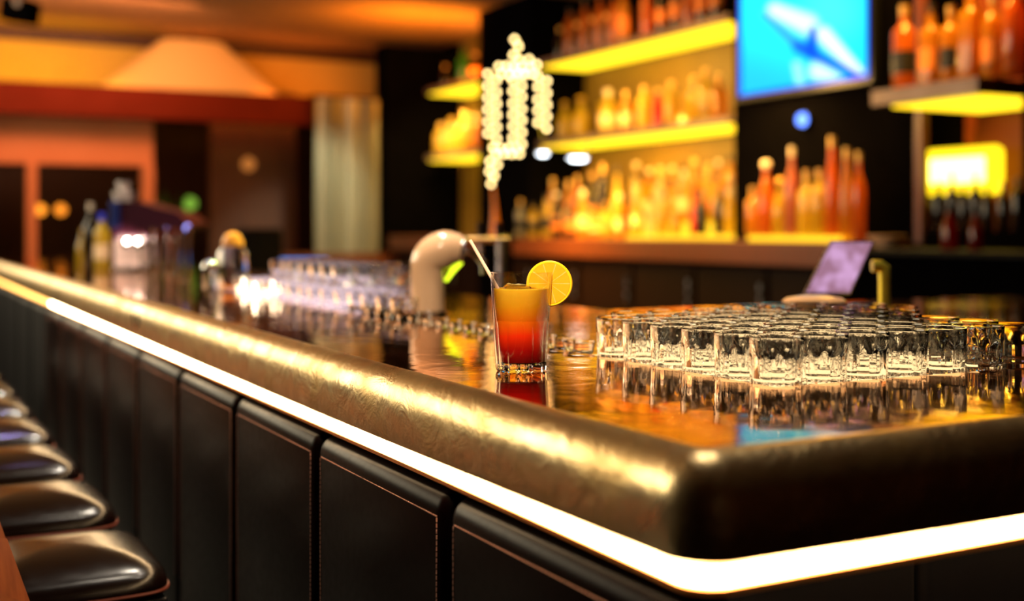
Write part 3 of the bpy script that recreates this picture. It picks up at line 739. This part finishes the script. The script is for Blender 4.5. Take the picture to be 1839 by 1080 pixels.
# ---- right niche lamp and return counter
q = onX(1722, 300, 5.85)
t = empty('niche_lamp', (5.85, q.y, q.z)); tag(t, 'glowing yellow lamp box in the niche at the right edge', 'lamp')
obj('shade', bx(-.02, .08, -.29, .29, -.17, .12, bev=.045, seg=4), emis('yellow_shade', (1, .68, .01), 2.2), t)
obj('lit_core', bx(-.05, -.018, -.22, .19, -.10, .055, bev=.014, seg=3), M['glow_niche'], t)
obj('stand', bx(-.03, .06, -.05, .05, 1.29 - q.z, -.16), M['blackmetal'], t, False)
rc = empty('return_counter', (5.4, 4.1, 0)); tag(rc, 'black return counter at the right edge, below the niche lamp', 'counter')
obj('countertop', bx(-.62, .6, -1.2, 1.05, 1.165, 1.195, bev=.004), M['leather_black'], rc, False)
obj('carcass', bx(-.58, .6, -1.15, 1.03, .05, 1.165), M['black'], rc, False)
obj('upstand', bx(.06, .6, -1.2, 1.03, 1.195, 1.29), M['black'], rc, False)
pts = [(1664, .25), (1686, .30), (1710, .34), (1731, .28), (1752, .33), (1773, .26), (1802, .28), (1828, .30)]
for k, (px, h) in enumerate(pts):
    bottle(5.58, pxX(px, 5.58), 1.29, h, .036, 'spirit' if k % 2 else 'wine', 'dark', 'dark' if k % 3 else 'gold', None,
           'dark silhouetted bottle, %s from the left before the yellow niche lamp' % ORD[k], 'dark bottles before the niche lamp')
for k, (px, D) in enumerate([(1705, 4.8), (1752, 4.8)]):
    q = onX(px, 450, 4.98)
    bottle(q.x, q.y, 1.195, .21 + .02 * (1 - k), .042 - .008 * k, 'slim', 'darkred', 'dark', None, ['wider', 'narrower'][k] + ' dark red bottle standing on the black return counter', 'dark red bottles on the return counter')
q = onX(1592, 412, 5.2)
t = empty('serving_bowl', (q.x, q.y, 1.195)); tag(t, 'pale bowl on the black return counter right of the bottles', 'bowl')
obj('bowl', lathe(new(), [(0, 0), (.05, 0), (.06, .01), (.11, .06), (.115, .07), (.105, .068), (.055, .02), (0, .015)], 28), mat('pale_bowl', (.85, .5, .3), .3), t)

# ------------------------------------------------------------------ bead lamp
XQ = 3.9
base = onX(889, 424, XQ)
bl = empty('bead_lamp', (base.x, base.y, base.z)); tag(bl, 'tall lamp of glowing warm glass beads on a tapering amber stem', 'lamp')
def rel(px, py): return P(px, py, base_D) - Vector(bl.location)
base_D = dep(base.x, base.y)
obj('stem', tube(new(), [rel(889, 424), rel(889, 400), rel(888, 370), rel(885, 335)], [.035, .026, .014, .008], 14), BM['amber'], bl)
beads = []
beads += [(924, 70), (931, 84), (922, 98), (932, 108)]
def wave(cx, y0, y1, dx=8, st=21):
    y = y0
    while y <= y1: beads.append((cx - dx, y)); beads.append((cx + dx, y + st / 2)); y += st
wave(884, 134, 250); wave(929, 122, 256); wave(974, 136, 236)
for px in range(896, 966, 14): beads.append((px, 118 + px % 5)); beads.append((px + 5, 132 + px % 4))
for px in range(886, 932, 14): beads.append((px, 266)); beads.append((px + 5, 276))
beads += [(950, 108), (964, 116), (880, 290), (893, 296), (879, 308), (887, 316), (882, 330)]
for k, (px, py) in enumerate(beads[:100]):
    rr = .015
    q = rel(px, py) + f_ * random.uniform(-.03, .03)
    if k == 0:
        bd = obj('bead', lathe(new(), [(0, -rr), (rr * .7, -rr * .7), (rr, 0), (rr * .7, rr * .7), (0, rr)], 12), M['glow_bulb'], bl); bd.location = q
    else:
        c = bd.copy(); C.objects.link(c); c.location = q
fr_ = new()
for (a1, b1) in (((884, 132), (884, 330)), ((929, 70), (929, 265)), ((974, 128), (974, 245)), ((884, 132), (974, 128)), ((884, 262), (930, 268))):
    tube(fr_, [rel(*a1), rel(*b1)], .004, 6)
obj('wire_frame', fr_, M['goldmetal'], bl)
# the lamp's pedestal
pd = empty('pedestal', (base.x, base.y, 0)); tag(pd, 'dark narrow pedestal under the bead lamp', 'pedestal')
obj('column', bx(-.09, .09, -.09, .09, 0, base.z - .03), M['black'], pd, False)
obj('plate', bx(-.13, .13, -.13, .13, base.z - .03, base.z - .001, bev=.004), M['cab'], pd, False)

# ------------------------------------------------------------------ tablet, brass faucet, bowl on the bar corner
q = P(1503, 0, 2.9)
t = empty('menu_tablet', (q.x, q.y, ZS)); tag(t, 'small tilted tablet screen on a stand behind the tumblers', 'tablet')
cs = [P(1492, 432, 2.9), P(1571, 432, 2.9), P(1527, 529, 2.9), P(1444, 529, 2.9)]
cs = [c - Vector(t.location) for c in cs]
nrm = (cs[1] - cs[0]).cross(cs[3] - cs[0]).normalized()
if nrm.dot(f_) > 0: nrm = -nrm
def slab4(cs, n, th0, th1, inset=0):
    c = sum(cs, Vector()) / 4; bm = new()
    A = [bm.verts.new(c + (p - c) * (1 - inset) + n * th0) for p in cs]; B = [bm.verts.new(c + (p - c) * (1 - inset) + n * th1) for p in cs]
    bm.faces.new(A); bm.faces.new(B)
    for i in range(4): bm.faces.new((A[i], A[(i + 1) % 4], B[(i + 1) % 4], B[i]))
    return bm
obj('casing', slab4(cs, nrm, -.010, 0), M['steel'], t, False)
m = bpy.data.materials.new('tablet_picture'); m.use_nodes = True; m.node_tree.nodes.clear()
e = nd(m, 'ShaderNodeEmission'); out = nd(m, 'ShaderNodeOutputMaterial'); nz = noise(m, 22, 1)
r = ramp(m, nz.outputs['Fac'], [(.42, (.42, .20, .30)), (.6, (.75, .42, .72))]); lk(m, r.outputs[0], e.inputs[0]); e.inputs[1].default_value = .9; lk(m, e.outputs[0], out.inputs[0])
obj('screen', slab4(cs, nrm, 0, .001, .07), m, t, False)
ctr = (cs[2] + cs[3]) / 2
obj('stand', tube(new(), [Vector((0, 0, 0)), Vector((ctr.x, ctr.y, ctr.z)) - nrm * .012, (cs[0] + cs[1] + cs[2] + cs[3]) / 4 - nrm * .012], .007, 10), M['steel'], t)
obj('foot', lathe(new(), [(0, 0), (.05, 0), (.05, .004), (.01, .01), (0, .01)], 24), M['steel'], t)
q = P(1588, 0, 2.75)
t = empty('brass_faucet', (q.x, q.y, ZS)); tag(t, 'slim yellow brass faucet post right of the tablet', 'faucet')
hh = P(1588, 478, 2.75).z - ZS
obj('post', tube(new(), [(0, 0, 0), (0, 0, hh - .02)], .0135, 16), M['goldmetal'], t)
obj('spout', tube(new(), [Vector((0, 0, hh - .03)), Vector((0, 0, hh - .004)), Vector((0, 0, hh)) - r_ * .008, Vector((0, 0, hh)) - r_ * .028], .014, 16), M['goldmetal'], t)
obj('base_flange', lathe(new(), [(.014, 0), (.024, 0), (.024, .005), (.014, .008)], 20), M['goldmetal'], t)
q = P(1462, 0, 2.55)
t = empty('fruit_bowl', (q.x, q.y, ZS)); tag(t, 'low pale peach bowl below the tablet screen, behind the tumblers', 'bowl')
obj('bowl', lathe(new(), [(0, 0), (.03, 0), (.035, .006), (.062, .045), (.066, .068), (.058, .074), (.03, .079), (0, .080)], 28), mat('peach_ceramic', (1, .55, .25), .3), t)

# ------------------------------------------------------------------ glassware on the left part of the bar
gs = obj('tumbler', fluted_glass(.034, .029, .058, .010, .040, 10, seg=36, amp=.07)[0], M['glass'])
spots = []
for j in range(14):
    for i in range(5):
        x = BX + .05 + .075 * i; y = 2.62 + .1 * j + .03 * i
        px = CX + F * (CS * x - SN * y) / dep(x, y)
        if abs(x - 1.258) < .09 and abs(y - 2.84) < .09: continue
        if px > 738 or px < 430: continue
        spots.append((i, j, x + random.uniform(-.003, .003), y + random.uniform(-.01, .01)))
for k, (i, j, x, y) in enumerate(spots):
    o = gs if k == 0 else gs.copy()
    if k: C.objects.link(o)
    o.location = (x, y, ZS); o.rotation_euler = (0, 0, random.uniform(0, 6))
    tag(o, 'clear tumbler left of the beer tap, %s from the ledge in the %s row' % (ORD[i], ORD[j]), 'glass', 'clear tumblers left of the ceramic beer tap')
bpart('light_panel', bx(BX + .01, 1.33, 3.0, 4.3, ZS - .0005, ZS + .0008), emis('lavender_tumbler_glow', (1, .72, .80), 1.3), False)['label'] = 'pale pink glowing sheet added under the tumblers left of the beer tap'  # second glowing sheet, added to brighten the left tumblers
# stacked second layer
lay = [s for s in spots if 6 <= s[1] <= 12 and 1 <= s[0] <= 4]
for k, (i, j, x, y) in enumerate(lay):
    o = gs.copy(); C.objects.link(o); o.location = (x, y, ZS + .0585); o.rotation_euler = (0, 0, random.uniform(0, 6))
    tag(o, 'upper-layer clear tumbler left of the beer tap, %s from the ledge, %s row' % (ORD[i], ORD[j]), 'glass', 'stacked clear tumblers left of the ceramic beer tap')
# shallow glass dishes along the back of the ledge
dish = None
for k in range(15):
    y = 1.80 + .067 * k + (.02 if k > 9 else 0)
    if dish is None:
        dish = obj('glass_dish', lathe(new(), [(0, 0), (.020, 0), (.026, .006), (.029, .024), (.0275, .025), (.024, .010), (.018, .006), (0, .006)], 24), M['glass']); o = dish
    else: o = dish.copy(); C.objects.link(o)
    o.location = (BX + .035, y, ZS)
    tag(o, 'small shallow glass dish behind the ledge, %s from the tumblers towards the tap' % ORD[k], 'dish', 'shallow glass dishes between tumblers and tap')

# coffee machine and bottles far down the bar
def at(px, D, z=ZS): q = P(px, 0, D); return Vector((q.x, q.y, z))
for k, (px, D) in enumerate([(436, 4.0), (458, 3.62), (487, 3.75)]):  # tea lights added to stand in for bright sparkles among the glasses
    t = empty('sparkle_tea_light', at(px, D)); tag(t, 'small glowing glass added for sparkle before the left tumblers, %s from the left' % ORD[k], 'tea light', 'tea lights added for sparkle before the left tumblers')
    obj('cup', lathe(new(), [(0, 0), (.022, 0), (.027, .055), (.025, .055), (.020, .004), (0, .004)], 24), M['glass'], t)
    obj('candle', lathe(new(), [(0, .005), (.0185, .005), (.0195, .03), (0, .03)], 20), emis('lit_wax', (1, .78, .5), 4), t)
    obj('flame', lathe(new(), [(0, .031), (.005, .038), (.004, .046), (0, .058)], 12), emis('flame', (1, .85, .6), 40), t)
q = at(268, 5.9); t = empty('coffee_machine', q); tag(t, 'black coffee machine with curved hood far down the bar', 'coffee machine')
def loc(px, py, D=5.9): return P(px, py, D) - q
bm = new()
prof = [(205, 362), (245, 362), (275, 372), (318, 382), (340, 402), (330, 412), (290, 412), (262, 430), (205, 430)]
A = [bm.verts.new(loc(a_, b__)) for a_, b__ in prof]; B = [bm.verts.new(loc(a_, b__) + f_ * .38) for a_, b__ in prof]
bm.faces.new(A); bm.faces.new(B)
for i in range(len(prof)): bm.faces.new((A[i], A[(i + 1) % len(prof)], B[(i + 1) % len(prof)], B[i]))
obj('hood', bm, mat('aubergine_enamel', (.03, .004, .012), .3), t, False)
def sbox(px0, px1, py0, py1, D, dd, m, name, t, q0):
    a_ = P(px0, py1, D) - q0; b__ = P(px1, py0, D) - q0; bm = new()
    pts = []
    for u in (a_, Vector((b__.x, b__.y, a_.z)), Vector(b__), Vector((a_.x, a_.y, b__.z))): pts.append(u)
    A = [bm.verts.new(p) for p in pts]; B = [bm.verts.new(p + f_ * dd) for p in pts]
    bm.faces.new(A); bm.faces.new(B)
    for i in range(4): bm.faces.new((A[i], A[(i + 1) % 4], B[(i + 1) % 4], B[i]))
    bmesh.ops.bevel(bm, geom=list(bm.edges), offset=.006, segments=2, profile=.5, affect='EDGES')
    return obj(name, bm, m, t, False)
sbox(205, 262, 430, 486, 6.1, .2, mat('pale_enamel', (.85, .62, .55), .3), 'back_splash', t, q)
sbox(200, 268, 480, 487, 5.85, .35, M['steel'], 'drip_tray', t, q)
sbox(196, 214, 362, 410, 5.88, .05, mat('navy_panel', (.01, .02, .12), .3), 'side_panel', t, q)
area('machine_fill_light', tuple(loc(232, 432, 5.86) + q), tuple(loc(232, 470, 6.1) + q), .18, .03, 1.3, (1, .75, .6))  # unseen light added under the hood to brighten the splash panel
for px in (228, 248):
    obj('group_head', tube(new(), [loc(px, 430, 5.95), loc(px, 446, 5.95)], .02, 12), M['chrome'], t)
obj('pilot_lamp', lathe(new(), [(0, -.018), (.018, 0), (0, .018)], 14), emis('violet_glow', (.35, .35, 1), 3.5), t, loc=loc(337, 409, 5.85))
def tall_glass(px, D, h, r, label, m=None, cat='glass', name='tall_glass'):
    o = obj(name, lathe(new(), [(0, 0), (r * .85, 0), (r * .85, .002), (r, h), (r - .002, h), (r * .85 - .002, .012), (0, .012)], 28), m or M['glass'])
    o.location = at(px, D); tag(o, label, cat, 'tall glasses down the bar'); return o
for k, (px, D, h) in enumerate([(264, 4.95, .21), (287, 4.75, .23), (312, 4.7, .19), (330, 5.05, .23)]):
    tall_glass(px, D, h, .032, 'tall clear glass before the coffee machine, %s from the left' % ORD[k])
t = empty('shaker', at(378, 4.2)); tag(t, 'slim steel cocktail shaker left of the clear glass jar', 'shaker')
obj('body', lathe(new(), [(0, 0), (.024, 0), (.030, .08), (.030, .085), (0, .085)], 24), M['chrome'], t)
obj('lid', lathe(new(), [(.030, .085), (.022, .105), (.010, .112), (0, .113)], 24), M['chrome'], t)
t = empty('glass_jar', at(418, 4.15)); tag(t, 'round glass jar with orange lid at the left of the tumblers', 'jar')
obj('jar', lathe(new(), [(0, 0), (.045, 0), (.052, .01), (.055, .08), (.05, .14), (.034, .16), (.032, .16), (.048, .14), (.052, .08), (.05, .012), (0, .01)], 32), M['glass'], t)
obj('lid', lathe(new(), [(.036, .16), (.037, .175), (.025, .2), (.008, .208), (0, .21)], 24), mat('orange_enamel', (1, .40, .06), .3), t)
for k, (px, D, h, c, kd) in enumerate([(163, 6.6, .36, 'dark', 'wine'), (183, 6.3, .30, 'golden', 'spirit'), (150, 6.9, .22, 'golden', 'slim'), (232, 7.0, .0, '', '')]):
    if not h: continue
    p_ = at(px, D)
    bottle(p_.x, p_.y, ZS, h, .04, kd, c, ['white', 'blue', 'gold'][k], 'cream' if k == 1 else None, ['dark wine bottle left of the coffee machine', 'golden bottle with blue cap just left of the coffee machine', 'small golden bottle far down the bar, leftmost'][k], 'bottles beside the coffee machine')
# white cups stack on the machine
for k, (px, py) in enumerate([(215, 360), (232, 360), (222, 348)]):
    o = obj('cup', lathe(new(), [(0, 0), (.022, 0), (.036, .05), (.034, .05), (.02, .006), (0, .006)], 20), mat('white_china', (.9, .82, .8), .25))
    zz = P(px, py, 6.0); o.location = (zz.x, zz.y, q.z + (P(0, 362, 5.9).z - q.z) + (0 if k < 2 else .051))
    tag(o, ['white cup on the coffee machine, left one of the lower pair', 'white cup on the coffee machine, right one of the lower pair', 'white cup on top of the two others on the coffee machine'][k], 'cup', 'white cups on the coffee machine')
# little sparkling lamp behind the machine (blue-violet indicator)
# ------------------------------------------------------------------ far room (left background)
YB = 14.1
zy = lambda py, Y, px=300: onY(px, py, Y).z
struct('wall_far_upper', bx(-3, 5.6, YB, YB + .1, 2.78, 3.40), M['wall_ochre'])
struct('trim_6', bx(-3, 5.6, YB - .06, YB + .05, 3.36, ZC), M['wall_dark'])
zb0 = onY(300, 214, 12.9).z; zb1 = onY(300, 160, 12.9).z
struct('trim_7', bx(-3, 5.06, 12.9, 13.15, zb0, zb1), M['beam'])
# salmon lintel and frame
YW = 13.3
zl0 = onY(150, 296, YW).z
def ypx(px, Y=YW): return onY(px, 0, Y).x
struct('wall_far_lintel', bx(-3, ypx(275), YW, YW + .15, zl0, zb0 + .3), M['wall_pink'])
for k, (p0, p1) in enumerate([(48, 66), (256, 276)]):
    struct('window_%d' % (k + 1), bx(ypx(p0), ypx(p1), YW - .03, YW + .12, 0, zl0), M['wall_pink'])
struct('wall_far_sill', bx(-3, ypx(275), YW, YW + .15, 0, onY(150, 470, YW).z), M['wall_dark'])
struct('wall_far_side', bx(ypx(398), ypx(556), YW + .5, YW + .6, 0, 2.9), M['wall_dark'])
struct('wall_far_low', bx(ypx(430, 12.4), 5.2, 12.4, 12.6, 0, onY(600, 456, 12.4).z), M['slab'])
# curtain
cu = empty('curtain', (ypx(628, 12.95), 12.75, 0)); tag(cu, 'tall pleated silver-gold curtain left of the black pillar', 'curtain')
x0, x1 = ypx(566, 12.75) - cu.location.x, ypx(689, 12.75) - cu.location.x
bm = new(); N = 120; rows = []
for z in (.02, 1.4, zb0 + .3):
    rows.append([bm.verts.new((x0 + (x1 - x0) * i / N, .04 * math.sin(i / N * 2 * PI * 5.5) + .015 * math.sin(i / N * 2 * PI * 13), z)) for i in range(N + 1)])
for A, B in zip(rows[:-1], rows[1:]):
    for i in range(N): bm.faces.new((A[i], A[i + 1], B[i + 1], B[i]))
bmesh.ops.solidify(bm, geom=list(bm.faces), thickness=.006)
obj('fabric', bm, varied('silver_gold_satin', (.62, .58, .42), (.5, .46, .32), 8, .28, .36, .6, 0, (1, 1, .1)), cu)
obj('rail', tube(new(), [(x0 - .05, 0, zb0 + .31), (x1 + .03, 0, zb0 + .31)], .015, 8), M['blackmetal'], cu)
# pendant lampshade above the beam
YP = 13.6
pl = empty('pendant_lamp', (ypx(345, YP), YP, 0)); 
c = pl.location; zt1 = onY(345, 75, YP).z; zt0 = onY(345, 172, YP).z
pl.location.z = zt0
tag(pl, 'large pale tapered pendant lampshade glowing above the red beam', 'lamp')
rt = (ypx(400, YP) - ypx(290, YP)) / 2; rb = (ypx(515, YP) - ypx(175, YP)) / 2
ms = mat('lampshade_fabric', (.75, .42, .14), .7); bsdf(ms).inputs['Emission Color'].default_value = (1, .45, .08, 1); bsdf(ms).inputs['Emission Strength'].default_value = .2
bm = lathe(new(), [(rt * .9, zt1 - zt0 + .005), (rt, zt1 - zt0), (rb, 0), (rb - .01, 0), (rt - .01, zt1 - zt0 - .005)], 48, sy=.35)
obj('shade', bm, ms, pl)
obj('bulb', lathe(new(), [(0, -.04), (.05, 0), (.06, .05), (0, .1)], 16), M['glow_bulb'], pl, loc=(0, -.12, .1))
obj('cord', tube(new(), [(0, 0, zt1 - zt0 - .02), (0, 0, ZC - zt0)], .008, 6), M['blackmetal'], pl)
# ceiling spotlight, top left
q = P(36, 22, 9.6); t = empty('track_spotlight', q); tag(t, 'black ceiling spotlight in the top left corner', 'spotlight')
obj('housing', bx(-.13, .13, -.1, .1, -.08, .1, bev=.02), M['black'], t).rotation_euler = (0, .15, -YAW)
obj('arm', tube(new(), [(0, 0, .08), (.02, 0, ZC - q.z)], .02, 8), M['black'], t)
obj('lens', lathe(new(), [(0, -.012), (.03, -.01), (.032, .0), (0, 0)], 16), mat('pale_lens', (.8, .6, .5), .3), t, loc=(-.0 - .03, -.105, .06)).rotation_euler = (PI / 2, 0, 0)
# things seen through the far openings
def glowball(px, py, D, r, col, s, label, name='wall_lamp'):
    t = empty(name, P(px, py, D)); tag(t, label, 'lamp', 'small lamps in the far room')
    obj('globe', lathe(new(), [(0, -r), (r * .7, -r * .7), (r, 0), (r * .7, r * .7), (0, r)], 14), emis(name + '_glow', col, s), t)
    obj('mount', tube(new(), [(0, 0, 0), (0, .08, -.05)], .01, 6), M['blackmetal'], t)
glowball(72, 377, 15.0, .07, (1, .30, .02), 2.2, 'orange globe lamp in the far room, left of two')
glowball(109, 377, 15.0, .07, (1, .28, .02), 1.8, 'orange globe lamp in the far room, right of two')
glowball(341, 366, 15.5, .09, (.25, .5, .05), 1.0, 'dim green globe lamp beyond the dark doorway')
glowball(446, 295, 13.3, .08, (1, .32, .06), .5, 'dim orange wall lamp on the dark wood wall')
t = empty('plant', P(300, 470, 14.6)); tag(t, 'dim green plant standing in the dark doorway', 'plant'); t.location.z = 0
bm = new(); rn = random.Random(4)
for k in range(70):
    a_ = rn.uniform(0, 6.28); el = rn.uniform(.2, 1.4); L = rn.uniform(.35, .75); d = Vector((math.cos(a_) * math.cos(el), math.sin(a_) * math.cos(el), math.sin(el)))
    s = d.cross(Vector((0, 0, 1))).normalized() * .04; p0 = Vector((0, 0, 1.2)); m1 = p0 + d * L * .5; p1 = p0 + d * L + Vector((0, 0, -.12))
    v = [bm.verts.new(x_) for x_ in (p0, m1 + s, p1, m1 - s)]; bm.faces.new(v)
obj('foliage', bm, mat('leaf', (.10, .22, .03), .5), t, False); obj('trunk', tube(new(), [(0, 0, .4), (0, 0, 1.25)], .02, 8), M['wood'], t)
obj('pot', lathe(new(), [(0, 0), (.14, 0), (.2, .42), (.18, .42), (0, .38)], 24), M['wall_dark'], t)
q = P(478, 480, 11.2); t = empty('armchair', (q.x, q.y, 0)); tag(t, 'black high-backed armchair before the dark wood wall', 'armchair')
obj('backrest', bx(-.22, .22, .15, .3, .5, P(0, 410, 11.2).z, bev=.05, seg=3), M['leather_black'], t); obj('seat', bx(-.24, .24, -.25, .2, .42, .56, bev=.04, seg=3), M['leather_black'], t)
for sx in (-1, 1):
    for sy in (-1, 1): obj('leg', tube(new(), [(sx * .19, sy * .18, 0), (sx * .19, sy * .18, .45)], .02, 8), M['blackmetal'], t)
# blue monitor on the low wall
zl = onY(545, 456, 12.4).z
t = empty('monitor', P(546, 0, 8.6)); t.location.z = 0; tag(t, 'pale blue monitor screen glowing above the tumblers on the left', 'monitor')
q = Vector(t.location)
sbox(500, 592, 462, 500, 8.6, .04, M['blackmetal'], 'casing', t, q)
sbox(504, 588, 465, 497, 8.585, .012, emis('blue_screen', (.12, .35, 1), 1.1), 'screen', t, q)
obj('stand', tube(new(), [(0, 0, 0), Vector((0, 0, P(0, 500, 8.6).z)) + f_ * .02], .03, 10), M['blackmetal'], t)
obj('foot', lathe(new(), [(0, 0), (.18, 0), (.18, .015), (0, .02)], 24), M['blackmetal'], t)
